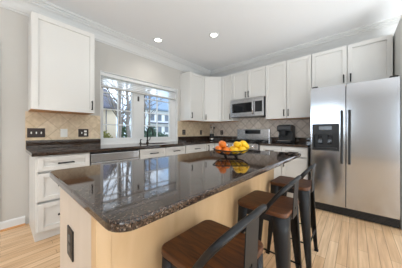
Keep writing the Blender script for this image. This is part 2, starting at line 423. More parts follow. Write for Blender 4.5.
# ---------------------------------------------------------------- cabinetry
def handle(P, d, n, L, parent, org, name='handle', r=0.0075, out=0.03, m='blackmetal'):
    P, d, n = V(P), V(d), V(n)
    a, b = P - d * L / 2, P + d * L / 2
    mb = MB()
    mb.tube([a - d * 0.012 + n * out, b + d * 0.012 + n * out], r, 8)
    mb.tube([a, a + n * out], r * 0.85, 8).tube([b, b + n * out], r * 0.85, 8)
    return mb.build(name, m, parent, org)

def door(O, u, n, a0, a1, z0, z1, parent, org, hp=None, hvert=True, hl=0.10, name='door', st=0.055, recess=True):
    """shaker front standing on the plane through O with outward normal n; hp = handle spot (a, z)."""
    t = 0.022; mb = MB(); g = 0.0038
    a0 += g; a1 -= g; z0 += g; z1 -= g
    if recess:
        mb.obox(O, u, n, a0, a0 + st, 0, t, z0, z1, 0.0015).obox(O, u, n, a1 - st, a1, 0, t, z0, z1, 0.0015)
        mb.obox(O, u, n, a0 + st, a1 - st, 0, t, z0, z0 + st, 0.0015).obox(O, u, n, a0 + st, a1 - st, 0, t, z1 - st, z1, 0.0015)
        mb.obox(O, u, n, a0 + st - 0.003, a1 - st + 0.003, 0, t - 0.016, z0 + st - 0.003, z1 - st + 0.003)
    else:
        mb.obox(O, u, n, a0, a1, 0, t, z0, z1, 0.002)
    d = mb.build(name, 'cab', parent, org)
    if hp:
        P = V(O) + V(u) * hp[0] + V(n) * t + V((0, 0, hp[1]))
        handle(P, (0, 0, 1) if hvert else u, n, hl, d, org)
    return d

UX, UY = V((1, 0, 0)), V((0, 1, 0))
NX, NYm = V((1, 0, 0)), V((0, -1, 0))
ZB, ZT = 1.372, 2.438
FL, FB = V((0.31, 0, 0)), V((0, -0.31, 0))   # carcass front planes of the upper cabinets

def framed(mb, u, lo, hi, f0, f1, z0, z1, e=0.016, d=0.022):
    # box whose front face (at f1 along the outward axis) is an open frame of depth d
    a0, a1 = lo, hi; sg = 1 if f1 > f0 else -1; fb = f1 - sg * d
    def bx(a_, b_, p, q, c0, c1):
        c0, c1 = min(c0, c1), max(c0, c1)
        mb.box((c0, a_, p), (c1, b_, q)) if u == 'y' else mb.box((a_, c0, p), (b_, c1, q))
    bx(a0, a1, z0, z1, f0, fb)
    bx(a0, a0 + e, z0, z1, fb, f1); bx(a1 - e, a1, z0, z1, fb, f1); bx(a0 + e, a1 - e, z0, z0 + e, fb, f1); bx(a0 + e, a1 - e, z1 - e, z1, fb, f1)
    return mb

def upper_left(name, y0, y1, label, hp, ZT=ZT):
    org = V((0.155, (y0 + y1) / 2, ZB)); t = thing(name, org, label, 'cabinet')
    framed(MB(), 'y', y0, y1, 0.009, 0.31, ZB + 0.006, ZT).build('carcass', 'cab', t, org)
    MB().box((0.009, y0 + 0.002, ZB), (0.31, y1 - 0.002, ZB + 0.006)).build('underside_panel', 'raw', t, org)['label'] = 'bare orange brown wood underside'
    door(FL, UY, NX, y0, y1, ZB - 0.002, ZT, t, org, hp)
    return t
upper_left('wall_cabinet', -3.575, -2.946, 'large white shaker wall cabinet above the switch plates, left of the window', (-2.985, 1.475), 2.455)
upper_left('wall_cabinet', -1.10, -0.622, 'white wall cabinet right of the window, showing its blank side to the room', (-1.06, 1.485))
# diagonal corner cabinet
org = V((0.2, -0.2, ZB)); t = thing('corner_wall_cabinet', org, 'white diagonal corner wall cabinet above the crock of utensils', 'cabinet')
pa, pb = V((0.31, -0.62, 0)), V((0.60, -0.31, 0))
MB().prism([(0.009, -0.62), (0.31, -0.62), (0.60, -0.31), (0.60, -0.009), (0.009, -0.009)], ZB + 0.006, ZT).build('carcass', 'cab', t, org)
MB().prism([(0.009, -0.618), (0.31, -0.618), (0.598, -0.31), (0.598, -0.009), (0.009, -0.009)], ZB, ZB + 0.006).build('underside_panel', 'raw', t, org)
du = (pb - pa).normalized(); dn = V((du.y, -du.x, 0)); dl = (pb - pa).length
door(pa + du * 0.012, du, dn, 0, dl - 0.024, ZB - 0.002, ZT, t, org, (0.035, 1.475))

def upper_back(name, x0, x1, z0, label, splits, hps, under=True):
    org = V(((x0 + x1) / 2, -0.155, z0)); t = thing(name, org, label, 'cabinet')
    framed(MB(), 'x', x0, x1, -0.009, -0.31, z0 + 0.006, ZT).build('carcass', 'cab', t, org)
    MB().box((x0 + 0.002, -0.31, z0), (x1 - 0.002, -0.009, z0 + 0.006)).build('underside_panel', 'raw', t, org)
    xs = [x0] + splits + [x1]
    for i in range(len(xs) - 1):
        door(FB, UX, NYm, xs[i], xs[i + 1], z0 - 0.002, ZT, t, org, hps[i])
    return t
upper_back('wall_cabinet', 0.602, 0.898, ZB, 'narrow single door white wall cabinet between the corner cabinet and the microwave', [], [(0.862, 1.475)])
upper_back('wall_cabinet', 0.900, 1.664, 1.842, 'short two door white wall cabinet directly above the microwave', [1.283], [(1.248, 1.92), (1.312, 1.92)])
upper_back('wall_cabinet', 1.668, 2.449, ZB, 'tall two door white wall cabinet above the coffee machine', [2.056], [(2.018, 1.475), (2.092, 1.475)])
upper_back('wall_cabinet', 2.453, 3.388, 1.83, 'wide two door white wall cabinet above the refrigerator', [2.915], [(2.875, 1.93), (2.955, 1.93)])
tag(MB().box((3.402, -0.805, 0.0), (3.424, -0.005, 2.45), 0.002).build('side_panel', 'cab'), 'tall white end panel standing against the right side of the refrigerator', 'panel')

# base units
def carcass(t, org, lo, hi, toe, ztop=0.874):
    (x0, y0), (x1, y1) = lo, hi
    mb = framed(MB(), 'y', y0, y1, x0, x1, 0.10, ztop) if toe == 'x' else framed(MB(), 'x', x0, x1, y1, y0, 0.10, ztop)
    if toe == 'x': mb.box((x0, y0, 0), (x1 - 0.045, y1, 0.10))
    else: mb.box((x0, y0 + 0.045, 0), (x1, y1, 0.10))
    return mb.build('carcass', 'cab', t, org)
GL, GB = V((0.61, 0, 0)), V((0, -0.61, 0))
def base_left(name, y0, y1, label, drawers, doors=(), ztop=0.874):
    org = V((0.3, (y0 + y1) / 2, 0)); t = thing(name, org, label, 'cabinet')
    carcass(t, org, (0.009, y0), (0.61, y1), 'x', ztop)
    for a, b, z0, z1, h in drawers:
        door(GL, UY, NX, a, b, z0, z1, t, org, ((a + b) / 2, (z0 + z1) / 2 + 0.0) if h else None, False, 0.12, 'drawer', 0.045)
    for a, b, z0, z1, hp in doors:
        door(GL, UY, NX, a, b, z0, z1, t, org, hp)
    return t
base_left('drawer_cabinet', -3.567, -3.089, 'white three drawer base cabinet at the left end of the window counter',
          [(-3.555, -3.095, 0.715, 0.865, 1), (-3.555, -3.095, 0.41, 0.70, 1), (-3.555, -3.095, 0.105, 0.395, 1)])
base_left('sink_cabinet', -2.450, -1.527, 'white sink base cabinet under the window beside the dishwasher',
          [(-2.445, -1.978, 0.715, 0.865, 1), (-1.978, -1.532, 0.715, 0.865, 1)],
          [(-2.445, -1.978, 0.105, 0.70, (-2.02, 0.6)), (-1.978, -1.532, 0.105, 0.70, (-1.93, 0.6))], 0.66)
base_left('drawer_cabinet', -1.523, -0.902, 'white base cabinet between the sink cabinet and the corner',
          [(-1.518, -0.907, 0.715, 0.865, 1)], [(-1.518, -1.21, 0.105, 0.70, (-1.25, 0.6)), (-1.21, -0.907, 0.105, 0.70, (-1.17, 0.6))])
org = V((0.3, -0.3, 0)); t = thing('corner_base_cabinet', org, 'white L shaped base cabinet filling the corner under the utensil crock', 'cabinet')
MB().prism([(0.009, -0.898), (0.61, -0.898), (0.61, -0.61), (0.894, -0.61), (0.894, -0.009), (0.009, -0.009)], 0.10, 0.874).prism([(0.009, -0.898), (0.56, -0.898), (0.56, -0.56), (0.894, -0.56), (0.894, -0.009), (0.009, -0.009)], 0, 0.10).build('carcass', 'cab', t, org)
door(GL, UY, NX, -0.893, -0.635, 0.105, 0.865, t, org, (-0.86, 0.78))
door(GB, UX, NYm, 0.635, 0.89, 0.105, 0.865, t, org, (0.85, 0.78))
org = V((2.06, -0.3, 0)); t = thing('base_cabinet', org, 'white base cabinet with two drawers below the coffee machine, beside the refrigerator', 'cabinet')
carcass(t, org, (1.670, -0.61), (2.448, -0.009), 'y')
for a, b in ((1.675, 2.06), (2.06, 2.443)):
    door(GB, UX, NYm, a, b, 0.715, 0.865, t, org, ((a + b) / 2, 0.79), False, 0.12, 'drawer', 0.045)
    door(GB, UX, NYm, a, b, 0.105, 0.70, t, org, (2.02 if b < 2.2 else 2.10, 0.6))

# dishwasher
org = V((0.3, -2.77, 0)); t = thing('dishwasher', org, 'stainless dishwasher under the counter between the three drawer cabinet and sink cabinet', 'dishwasher')
MB().box((0.03, -3.083, 0.0), (0.595, -2.456, 0.865)).build('tub', 'darksteel', t, org)
dd = MB().box((0.60, -3.080, 0.11), (0.632, -2.459, 0.745), 0.004).build('door', 'steel', t, org)
handle((0.632, -2.77, 0.70), UY, NX, 0.50, dd, org, 'handle', 0.011, 0.04, 'steel')
MB().box((0.60, -3.080, 0.75), (0.630, -2.459, 0.85), 0.004).build('control_strip', 'steel', t, org)
MB().box((0.595, -3.080, 0.85), (0.612, -2.459, 0.868)).build('top_gap', 'black', t, org)
MB().box((0.55, -3.080, 0.0), (0.56, -2.459, 0.10)).build('toe_kick', 'black', t, org)

# granite worktops
cz0, cz1 = 0.876, 0.914
org = V((0.33, -2.0, cz0))
wt = MB(); bv = 0.005
SY0, SY1, SX0, SX1 = -2.25, -1.72, 0.18, 0.44
wt.box((0.009, -3.597, cz0), (0.65, SY0, cz1), bv).box((0.009, SY1, cz0), (0.65, -0.002, cz1), 0.0)
wt.box((0.013, SY0, cz0), (SX0, SY1, cz1)).box((SX1, SY0, cz0), (0.65, SY1, cz1)).box((0.65, -0.65, cz0), (0.896, -0.009, cz1))
w_l = tag(wt.build('worktop', 'granite', None, org), 'brown granite worktop running under the window and round the corner to the range', 'countertop')
for lo, hi in (((0.009, -3.597, cz1), (0.031, WY0 - 0.002, 1.016)), ((0.009, WY1 + 0.002, cz1), (0.031, -0.009, 1.016)), ((0.031, -0.031, cz1), (0.896, -0.009, 1.016))):
    MB().box(lo, hi, 0.002).build('upstand', 'granite', w_l, org)
org = V((2.06, -0.33, cz0))
w_r = tag(MB().box((1.668, -0.65, cz0), (2.455, -0.009, cz1), bv).build('worktop', 'granite', None, org), 'short brown granite worktop between the range and the refrigerator', 'countertop')
MB().box((1.668, -0.031, cz1), (2.455, -0.009, 1.016), 0.002).build('upstand', 'granite', w_r, org)
# sink and faucet
org = V((0.33, -2.01, 0.69))
sk = MB(); q = 0.012
sk.box((SX0 - q, SY0 - q, 0.68), (SX1 + q, SY1 + q, 0.692)).box((SX0 - q, SY0 - q, 0.692), (SX0, SY1 + q, 0.875)).box((SX1, SY0 - q, 0.692), (SX1 + q, SY1 + q, 0.875)).box((SX0, SY0 - q, 0.692), (SX1, SY0, 0.875)).box((SX0, SY1, 0.692), (SX1, SY1 + q, 0.875))
s_ = tag(sk.build('sink', 'steel', None, org), 'stainless undermount sink set in the granite below the window', 'sink')
MB().lathe([(0.0, 0), (0.04, 0.0), (0.045, 0.004), (0.0, 0.003)], (0.33, -2.01, 0.692), 16).build('drain', 'chrome', s_, org)
org = V((0.075, -1.98, cz1)); t = thing('faucet', org, 'dark gooseneck faucet standing behind the sink at the window', 'faucet')
MB().lathe([(0.026, 0), (0.026, 0.01), (0.017, 0.02), (0.017, 0.06), (0.0, 0.062)], org, 14).build('base', 'blackmetal', t, org)
pts = [org + V((0, 0, 0.05)), org + V((0, 0, 0.20))] + [org + V((0.09 - 0.09 * math.cos(a), 0, 0.20 + 0.09 * math.sin(a))) for a in [math.pi * i / 10 for i in range(1, 11)]] + [org + V((0.18, 0, 0.15))]
MB().tube(pts, 0.012, 10).build('spout', 'blackmetal', t, org)
MB().tube([org + V((0, 0.015, 0.05)), org + V((0, 0.05, 0.06)), org + V((0.01, 0.06, 0.12))], 0.007, 8).build('lever', 'blackmetal', t, org)
org = V((0.075, -2.12, cz1)); t = thing('soap_dispenser', org, 'small dark soap pump left of the faucet', 'soap dispenser')
MB().lathe([(0.018, 0), (0.018, 0.012), (0.011, 0.016), (0.011, 0.06), (0.0, 0.062)], org, 12).build('body', 'blackmetal', t, org)
MB().tube([org + V((0, 0, 0.055)), org + V((0, 0, 0.075)), org + V((0.05, 0, 0.07))], 0.006, 8).build('spout', 'blackmetal', t, org)

# ---------------------------------------------------------------- island
IX0, IX1, IY0, IY1 = 1.795, 2.622, -3.630, -1.872
BX0, BX1, BY0, BY1 = 1.83, 2.375, -3.585, -1.93
org = V((2.1, -2.76, 0)); t = thing('kitchen_island', org, 'pale maple kitchen island base under the granite top', 'kitchen island')
MB().box((BX0 + 0.002, BY0 + 0.018, 0.0), (BX1 - 0.018, BY1, 0.886)).build('core', 'cab', t, org)
MB().box((BX0, BY0, 0.0), (BX1 - 0.045, BY0 + 0.018, 0.886), 0.001).build('end_panel', 'maple_end', t, org)['label'] = 'pinkish pale end panel'
MB().box((BX1 - 0.045, BY0 - 0.004, 0.0), (BX1 + 0.004, BY0 + 0.045, 0.886), 0.003).build('corner_post', 'maple', t, org)
MB().box((BX1 - 0.018, BY0 + 0.045, 0.0), (BX1, BY1, 0.886), 0.001).build('back_panel', 'maple', t, org)['label'] = 'honey coloured maple panel facing the stools'
for i in range(3):
    a, b = BY0 + 0.03 + i * 0.54, BY0 + 0.03 + (i + 1) * 0.54
    door(V((BX0 + 0.002, 0, 0)), UY, V((-1, 0, 0)), a, b, 0.105, 0.70, t, org, (b - 0.05, 0.6))
    door(V((BX0 + 0.002, 0, 0)), UY, V((-1, 0, 0)), a, b, 0.715, 0.865, t, org, ((a + b) / 2, 0.79), False, 0.12, 'drawer', 0.045)
tag(MB().prism(rrect(IX0, IY0, IX1, IY1, 0.055, 8), 0.886, 0.914, 0.007, 3).build('island_worktop', 'granite', None, V((2.2, -2.75, 0.886))), 'large brown speckled granite island top with rounded corners', 'countertop')

def plate(name, O, u, n, w, h, label, m, gangs, group=None, cat='outlet'):
    """O centre on the wall face; gangs: list of 't' toggle / 'o' outlet / 'd' dark outlet / 'r' rocker."""
    O, u, n = V(O), V(u), V(n)
    t = thing(name, O, label, cat, group); z = V((0, 0, 0))
    MB().obox(O, u, n, -w / 2, w / 2, 0, 0.006, -h / 2, h / 2, 0.002).build('cover_plate', m, t, O)
    k = len(gangs)
    for i, g in enumerate(gangs):
        a = (i - (k - 1) / 2) * 0.046
        if g == 't':
            MB().obox(O, u, n, a - 0.006, a + 0.006, 0.006, 0.014, -0.013, 0.013, 0.002).build('toggle', 'white', t, O)
        else:
            mm = {'o': 'white', 'd': 'greyplastic'}[g]
            for s in (-1, 1):
                MB().obox(O, u, n, a - 0.016, a + 0.016, 0.006, 0.009, s * 0.022 - 0.014, s * 0.022 + 0.014, 0.003).obox(O, u, n, a - 0.008, a - 0.005, 0.009, 0.0095, s * 0.022 - 0.006, s * 0.022 + 0.006).obox(O, u, n, a + 0.005, a + 0.008, 0.009, 0.0095, s * 0.022 - 0.006, s * 0.022 + 0.006).build('receptacle', mm, t, O)
    return t
WLX = 0.008
plate('switch_plate', (WLX, -3.502, 1.109), UY, NX, 0.165, 0.115, 'dark bronze switch plate with three white toggles at the left end of the tile', 'bronze', 'ttt', cat='light switch')
plate('power_outlet', (WLX, -3.224, 1.107), UY, NX, 0.078, 0.112, 'white power outlet on the tile between the two dark plates', 'white', 'o')
plate('switch_plate', (WLX, -2.995, 1.107), UY, NX, 0.128, 0.115, 'dark double plate with a toggle and an outlet beside the window', 'bronze', 'to', cat='light switch')
plate('power_outlet', (WLX, -0.985, 1.117), UY, NX, 0.10, 0.115, 'dark double power outlet on the tile right beside the window', 'bronze', 'dd')
plate('power_outlet', (WLX, -0.385, 1.112), UY, NX, 0.075, 0.115, 'dark power outlet on the window wall left of the utensil crock', 'bronze', 'd')
plate('power_outlet', (0.402, -0.008, 1.111), UX, NYm, 0.085, 0.115, 'dark power outlet on the back wall right of the utensil crock', 'bronze', 'd')
plate('power_outlet', (2.055, BY0, 0.625), UX, NYm, 0.090, 0.130, 'black power outlet on the pale end panel of the island', 'black', 'd')

# ---------------------------------------------------------------- appliances
# range
org = V((1.283, -0.34, 0)); t = thing('gas_range', org, 'stainless gas range below the microwave', 'stove')
x0, x1 = 0.901, 1.663
MB().box((x0, -0.62, 0.0), (x1, -0.03, 0.90)).build('body', 'darksteel', t, org)
MB().box((x0, -0.66, 0.90), (x1, -0.10, 0.922), 0.004).build('cooktop', 'gloss', t, org)
bg = MB().box((x0, -0.10, 0.90), (x1, -0.03, 1.19), 0.008).build('backguard', 'steel', t, org)
MB().box((1.11, -0.104, 1.08), (1.47, -0.099, 1.168), 0.002).build('display', 'display', bg, org)
for gx in (1.03, 1.283, 1.536):
    g = MB(); zt = 0.95
    for yy in (-0.58, -0.40, -0.20): g.tube([(gx - 0.11, yy, zt), (gx + 0.11, yy, zt)], 0.007, 6)
    for xx in (gx - 0.11, gx, gx + 0.11): g.tube([(xx, -0.60, zt), (xx, -0.18, zt)], 0.007, 6)
    for xx in (gx - 0.11, gx + 0.11):
        for yy in (-0.59, -0.19): g.tube([(xx, yy, 0.922), (xx, yy, zt)], 0.007, 6)
    go = g.build('burner_grate', 'blackmetal', t, org)
    for yy in (-0.49, -0.29): MB().lathe([(0.05, 0), (0.05, 0.008), (0.03, 0.01), (0.03, 0.018), (0, 0.018)], (gx, yy, 0.922), 16).build('burner', 'black', t, org)
cp = MB().box((x0, -0.675, 0.80), (x1, -0.62, 0.90), 0.006).build('control_panel', 'steel', t, org)
for i in range(5):
    MB().lathe([(0.026, 0), (0.026, 0.008), (0.02, 0.012), (0.018, 0.038), (0, 0.04)], (x0 + 0.10 + i * 0.14, -0.675, 0.85), 14, Matrix.Rotation(math.pi / 2, 3, 'X')).build('knob', 'chrome', cp, org)
od = MB().box((x0, -0.665, 0.22), (x1, -0.62, 0.795), 0.006).build('oven_door', 'steel', t, org)
MB().box((x0 + 0.10, -0.668, 0.33), (x1 - 0.10, -0.664, 0.64), 0.001).build('oven_window', 'gloss', od, org)
handle((1.283, -0.665, 0.74), UX, NYm, 0.62, od, org, 'handle', 0.012, 0.05, 'steel')
MB().box((x0, -0.66, 0.06), (x1, -0.62, 0.21), 0.006).build('storage_drawer', 'steel', t, org)

# microwave
org = V((1.283, -0.2, 1.44)); t = thing('microwave', org, 'stainless microwave oven mounted above the gas range', 'microwave')
MB().box((x0 + 0.004, -0.385, 1.445), (x1 - 0.006, -0.012, 1.832)).build('body', 'darksteel', t, org)
fx0, fx1 = x0 + 0.004, x1 - 0.006
md = MB(); wx0, wx1, wz0, wz1 = 0.955, 1.42, 1.535, 1.735
md.box((fx0, -0.41, 1.447), (wx0, -0.385, 1.79), 0.003).box((wx1, -0.41, 1.447), (1.468, -0.385, 1.79), 0.003).box((wx0, -0.41, 1.447), (wx1, -0.385, wz0), 0.003).box((wx0, -0.41, wz1), (wx1, -0.385, 1.79), 0.003)
mdo = md.build('door', 'steel', t, org)
MB().box((wx0, -0.404, wz0), (wx1, -0.388, wz1)).build('door_window', 'gloss', mdo, org)
handle((1.445, -0.41, 1.62), (0, 0, 1), NYm, 0.26, mdo, org, 'handle', 0.010, 0.035, 'chrome')
cpn = MB().box((1.470, -0.41, 1.447), (fx1, -0.385, 1.79), 0.003).build('control_panel', 'steel', t, org)
MB().box((1.485, -0.413, 1.53), (fx1 - 0.025, -0.409, 1.745), 0.001).build('keypad', 'gloss', cpn, org)
vg = MB().box((fx0, -0.40, 1.792), (fx1, -0.385, 1.832), 0.002)
for i in range(3): vg.box((fx0 + 0.04, -0.404, 1.799 + i * 0.011), (fx1 - 0.04, -0.399, 1.804 + i * 0.011))
vg.build('vent_grille', 'steel', t, org)

# refrigerator
fy = -0.792
org = V((2.96, -0.4, 0)); t = thing('refrigerator', org, 'stainless side by side refrigerator with water dispenser and black handles', 'refrigerator')
rx0, rx1, rxm = 2.515, 3.396, 2.912
MB().box((rx0 + 0.004, fy + 0.07, 0.02), (rx1 - 0.004, -0.03, 1.735), 0.004).build('body', 'darksteel', t, org)
# left door with a hole for the dispenser
ld = MB(); dx0, dx1, dz0, dz1 = 2.535, 2.845, 0.86, 1.235; ym = fy + 0.06
ld.box((rx0, fy, 0.115), (dx0, ym, 1.755), 0.0).box((dx1, fy, 0.115), (rxm - 0.003, ym, 1.755)).box((dx0, fy, 0.115), (dx1, ym, dz0)).box((dx0, fy, dz1), (dx1, ym, 1.755))
ldo = ld.build('freezer_door', 'steel_f', t, org)
dsp = MB(); fr = 0.022
dsp.box((dx0, fy - 0.004, dz0), (dx0 + fr, ym, dz1)).box((dx1 - fr, fy - 0.004, dz0), (dx1, ym, dz1)).box((dx0 + fr, fy - 0.004, dz0), (dx1 - fr, ym, dz0 + 0.03)).box((dx0 + fr, fy - 0.004, 1.095), (dx1 - fr, ym, dz1)).box((dx0 + fr, ym - 0.006, dz0 + 0.03), (dx1 - fr, ym, 1.095))
dpo = dsp.build('dispenser', 'black', ldo, org)
MB().box((dx0 + 0.08, fy - 0.007, 1.15), (dx1 - 0.08, fy - 0.004, 1.20), 0.001).build('dispenser_keypad', 'gloss', ldo, org)
MB().box((dx0 + 0.07, fy + 0.004, 0.95), (dx0 + 0.12, fy + 0.02, 1.08), 0.003).box((dx0 + 0.18, fy + 0.004, 0.95), (dx0 + 0.23, fy + 0.02, 1.08), 0.003).build('dispenser_paddle', 'gloss', ldo, org)
MB().box((dx0 + 0.03, fy - 0.002, dz0 + 0.03), (dx1 - 0.03, ym - 0.01, dz0 + 0.04)).build('drip_tray', 'black', ldo, org)
rdo = MB().box((rxm + 0.003, fy, 0.115), (rx1, ym, 1.755), 0.006).build('fresh_food_door', 'steel_f', t, org)
for xx, d_ in ((2.872, ldo), (2.950, rdo)):
    h = MB().box((xx - 0.013, fy - 0.055, 0.70), (xx + 0.013, fy - 0.035, 1.405), 0.006)
    for z in (0.73, 1.375): h.box((xx - 0.012, fy - 0.04, z - 0.02), (xx + 0.012, fy, z + 0.02), 0.003)
    h.build('handle', 'black', d_, org)
kg = MB().box((rx0 + 0.01, fy + 0.015, 0.012), (rx1 - 0.01, fy + 0.07, 0.11))
for i in range(5): kg.box((rx0 + 0.02, fy + 0.010, 0.022 + i * 0.017), (rx1 - 0.02, fy + 0.016, 0.030 + i * 0.017))
kg.build('kick_grille', 'grille', t, org)
for xx in (rx0 + 0.05, rx1 - 0.05): MB().box((xx - 0.035, fy + 0.015, 1.755), (xx + 0.035, fy + 0.16, 1.778), 0.006).build('hinge_cover', 'black', t, org)
for xx in (rx0 + 0.06, rx1 - 0.06):
    MB().lathe([(0.02, 0), (0.02, 0.012), (0.012, 0.02), (0, 0.02)], (xx, fy + 0.12, 0.0), 12).lathe([(0.02, 0), (0.02, 0.012), (0.012, 0.02), (0, 0.02)], (xx, -0.1, 0.0), 12).build('roller_foot', 'black', t, org)

# coffee machine
org = V((2.02, -0.2, cz1)); t = thing('coffee_machine', org, 'black bean to cup coffee machine on the worktop beside the refrigerator', 'coffee machine')
cx0, cx1, cyf, cyb = 1.895, 2.140, -0.36, -0.06; z = cz1
MB().box((cx0, cyf + 0.11, z + 0.004), (cx1, cyb, z + 0.325), 0.012).build('body', 'black', t, org)
MB().box((cx0, cyf, z + 0.22), (cx1, cyf + 0.112, z + 0.325), 0.012).build('brew_head', 'black', t, org)
MB().box((cx0 + 0.015, cyf - 0.004, z + 0.255), (cx1 - 0.015, cyf + 0.002, z + 0.312), 0.002).build('control_panel', 'darksteel', t, org)
MB().box((cx0 + 0.02, cyf + 0.02, z + 0.325), (cx1 - 0.02, cyb - 0.02, z + 0.342), 0.006).build('bean_lid', 'black', t, org)
MB().box((cx0 + 0.085, cyf - 0.025, z + 0.13), (cx1 - 0.085, cyf + 0.05, z + 0.235), 0.008).build('spout', 'gun', t, org)
dt = MB().box((cx0 + 0.006, cyf - 0.01, z + 0.004), (cx1 - 0.006, cyf + 0.112, z + 0.045), 0.006).build('drip_tray', 'black', t, org)
MB().box((cx0 + 0.015, cyf, z + 0.045), (cx1 - 0.015, cyf + 0.105, z + 0.049)).build('drip_grid', 'chrome', dt, org)
MB().tube([(cx0 + 0.03, cyf + 0.03, z + 0.23), (cx0 + 0.028, cyf + 0.01, z + 0.10)], 0.006, 8).build('steam_wand', 'chrome', t, org)
MB().box((cx0 + 0.03, cyf + 0.15, z), (cx1 - 0.03, cyb - 0.03, z + 0.006)).build('foot', 'black', t, org)

# utensil crock in the corner
org = V((0.30, -0.30, cz1)); t = thing('utensil_crock', org, 'black crock with a silver foot band holding utensils in the counter corner', 'utensil holder')
MB().lathe([(0.0, 0.03), (0.052, 0.03), (0.056, 0.06), (0.056, 0.16), (0.05, 0.165), (0.048, 0.16), (0.048, 0.045), (0.0, 0.045)], org, 20).build('crock', 'black', t, org)
MB().lathe([(0.0, 0), (0.058, 0), (0.058, 0.055), (0.0, 0.055)], org, 20).build('foot_band', 'chrome', t, org)
for k, (dx, dy, tx, ty, hh, kind) in enumerate(((-0.02, 0.01, -0.05, 0.03, 0.31, 'spoon'), (0.02, 0.0, 0.05, 0.02, 0.29, 'spatula'), (0.0, -0.02, 0.02, -0.05, 0.33, 'ladle'))):
    a = org + V((dx, dy, 0.06)); b = org + V((tx, ty, hh)); d = (b - a).normalized()
    u = tag(MB().tube([a, b], 0.005, 6).build(kind, 'chrome' if k != 1 else 'blackmetal', None, a), ('steel spoon standing in the utensil crock', 'black spatula standing in the utensil crock', 'tall steel ladle standing in the utensil crock')[k], 'utensil')
    MB().lathe([(0, -0.035), (0.014, -0.028), (0.02, 0), (0.014, 0.028), (0, 0.035)], b + d * 0.02, 12).build('head', 'chrome' if k != 1 else 'blackmetal', u, a)

# ---------------------------------------------------------------- bar stools
def copy_tree(o, parent=None):
    c = o.copy(); COL.objects.link(c); c.parent = parent
    for ch in list(o.children): copy_tree(ch, c)
    return c
def make_stool():
    t = thing('bar_stool', (0, 0, 0), '', 'bar stool', 'bar stools along the island')
    MB().prism(rrect(-0.158, -0.158, 0.158, 0.158, 0.04, 6), 0.634, 0.660, 0.006, 3).build('seat', 'walnut', t)
    sp = MB().prism(rrect(-0.154, -0.154, 0.154, 0.154, 0.04, 6), 0.595, 0.634, 0.003); sp.build('seat_pan', 'gun', t)
    for sx in (-1, 1):
        for sy in (-1, 1):
            mb = MB(); rings = []
            N = 8
            for i in range(N + 1):
                f = i / N; z = 0.632 * (1 - f)
                sp_ = 0.157 + 0.022 * f ** 1.2; w = 0.082 * (1 - f) + 0.030 * f
                th = 0.004
                # rounded L section: outer corner at (sp, sp)
                r = w * 0.55
                out = [(sp_ - w, sp_), (sp_ - r, sp_)] + [(sp_ - r + r * math.sin(a), sp_ - r + r * math.cos(a)) for a in (math.pi / 8, math.pi / 4, 3 * math.pi / 8)] + [(sp_, sp_ - r), (sp_, sp_ - w)]
                ri = r - th
                inn = [(sp_ - th, sp_ - w), (sp_ - th, sp_ - r)] + [(sp_ - r + ri * math.sin(a), sp_ - r + ri * math.cos(a)) for a in (3 * math.pi / 8, math.pi / 4, math.pi / 8)] + [(sp_ - r, sp_ - th), (sp_ - w, sp_ - th)]
                rings.append([mb.bm.verts.new((sx * x, sy * y, z)) for x, y in out + inn])
            fs = []
            for p, q in zip(rings, rings[1:]):
                k = len(p)
                for j in range(k): fs.append(mb.bm.faces.new((p[j], p[(j + 1) % k], q[(j + 1) % k], q[j])))
            fs += [mb.bm.faces.new(rings[0]), mb.bm.faces.new(rings[-1])]
            for f_ in fs: f_.smooth = True
            bmesh.ops.recalc_face_normals(mb.bm, faces=fs)
            lg = mb.build('leg', 'gun', t)
            MB().box((sx * 0.166 - 0.016, sy * 0.166 - 0.016, 0.0), (sx * 0.166 + 0.016, sy * 0.166 + 0.016, 0.012), 0.003).build('foot_cap', 'black', lg)
    for s in (-1, 1):
        MB().tube([(-0.162, s * 0.162, 0.21), (0.162, s * 0.162, 0.21)], 0.006, 8).build('stretcher', 'gun', t)
        MB().tube([(s * 0.162, -0.162, 0.21), (s * 0.162, 0.162, 0.21)], 0.006, 8).build('stretcher', 'gun', t)
    # low back: bent tube and a central splat with a hole
    P = []
    half = [(0.030, 0.160, 0.642), (0.060, 0.163, 0.690), (0.100, 0.166, 0.745), (0.128, 0.166, 0.780), (0.148, 0.154, 0.804), (0.160, 0.125, 0.818), (0.167, 0.07, 0.826)]
    P = [(x, -y, z) for x, y, z in half] + [(0.170, 0.0, 0.828)] + half[::-1]
    bk = MB().tube(P, 0.0125, 10).build('back_frame', 'gun', t)
    mb = MB(); bm = mb.bm
    w, h0, h1, hz = 0.050, 0.0, 0.222, 0.055
    o_ = [(-w, h0), (w, h0), (w, h1), (-w, h1)]; c_ = [(0.008 * math.cos(2 * math.pi * i / 12), hz + 0.008 * math.sin(2 * math.pi * i / 12)) for i in range(12)]
    def W3(p, d): # lean of the splat plane
        f = p[1] / h1
        return (0.159 + 0.010 * f + d, p[0], 0.60 + p[1])
    vo = [bm.verts.new(W3(p, 0)) for p in o_]; vc = [bm.verts.new(W3(p, 0)) for p in c_]
    es = [bm.edges.new((vo[i], vo[(i + 1) % 4])) for i in range(4)] + [bm.edges.new((vc[i], vc[(i + 1) % 12])) for i in range(12)]
    fl = [g for g in bmesh.ops.triangle_fill(bm, use_beauty=True, edges=es)['geom'] if isinstance(g, bmesh.types.BMFace)]
    ex = bmesh.ops.extrude_face_region(bm, geom=fl)
    bmesh.ops.translate(bm, verts=[g for g in ex['geom'] if isinstance(g, bmesh.types.BMVert)], vec=(0.004, 0, 0))
    bmesh.ops.recalc_face_normals(bm, faces=bm.faces[:])
    mb.build('splat', 'gun', t)
    return t
st0 = make_stool()
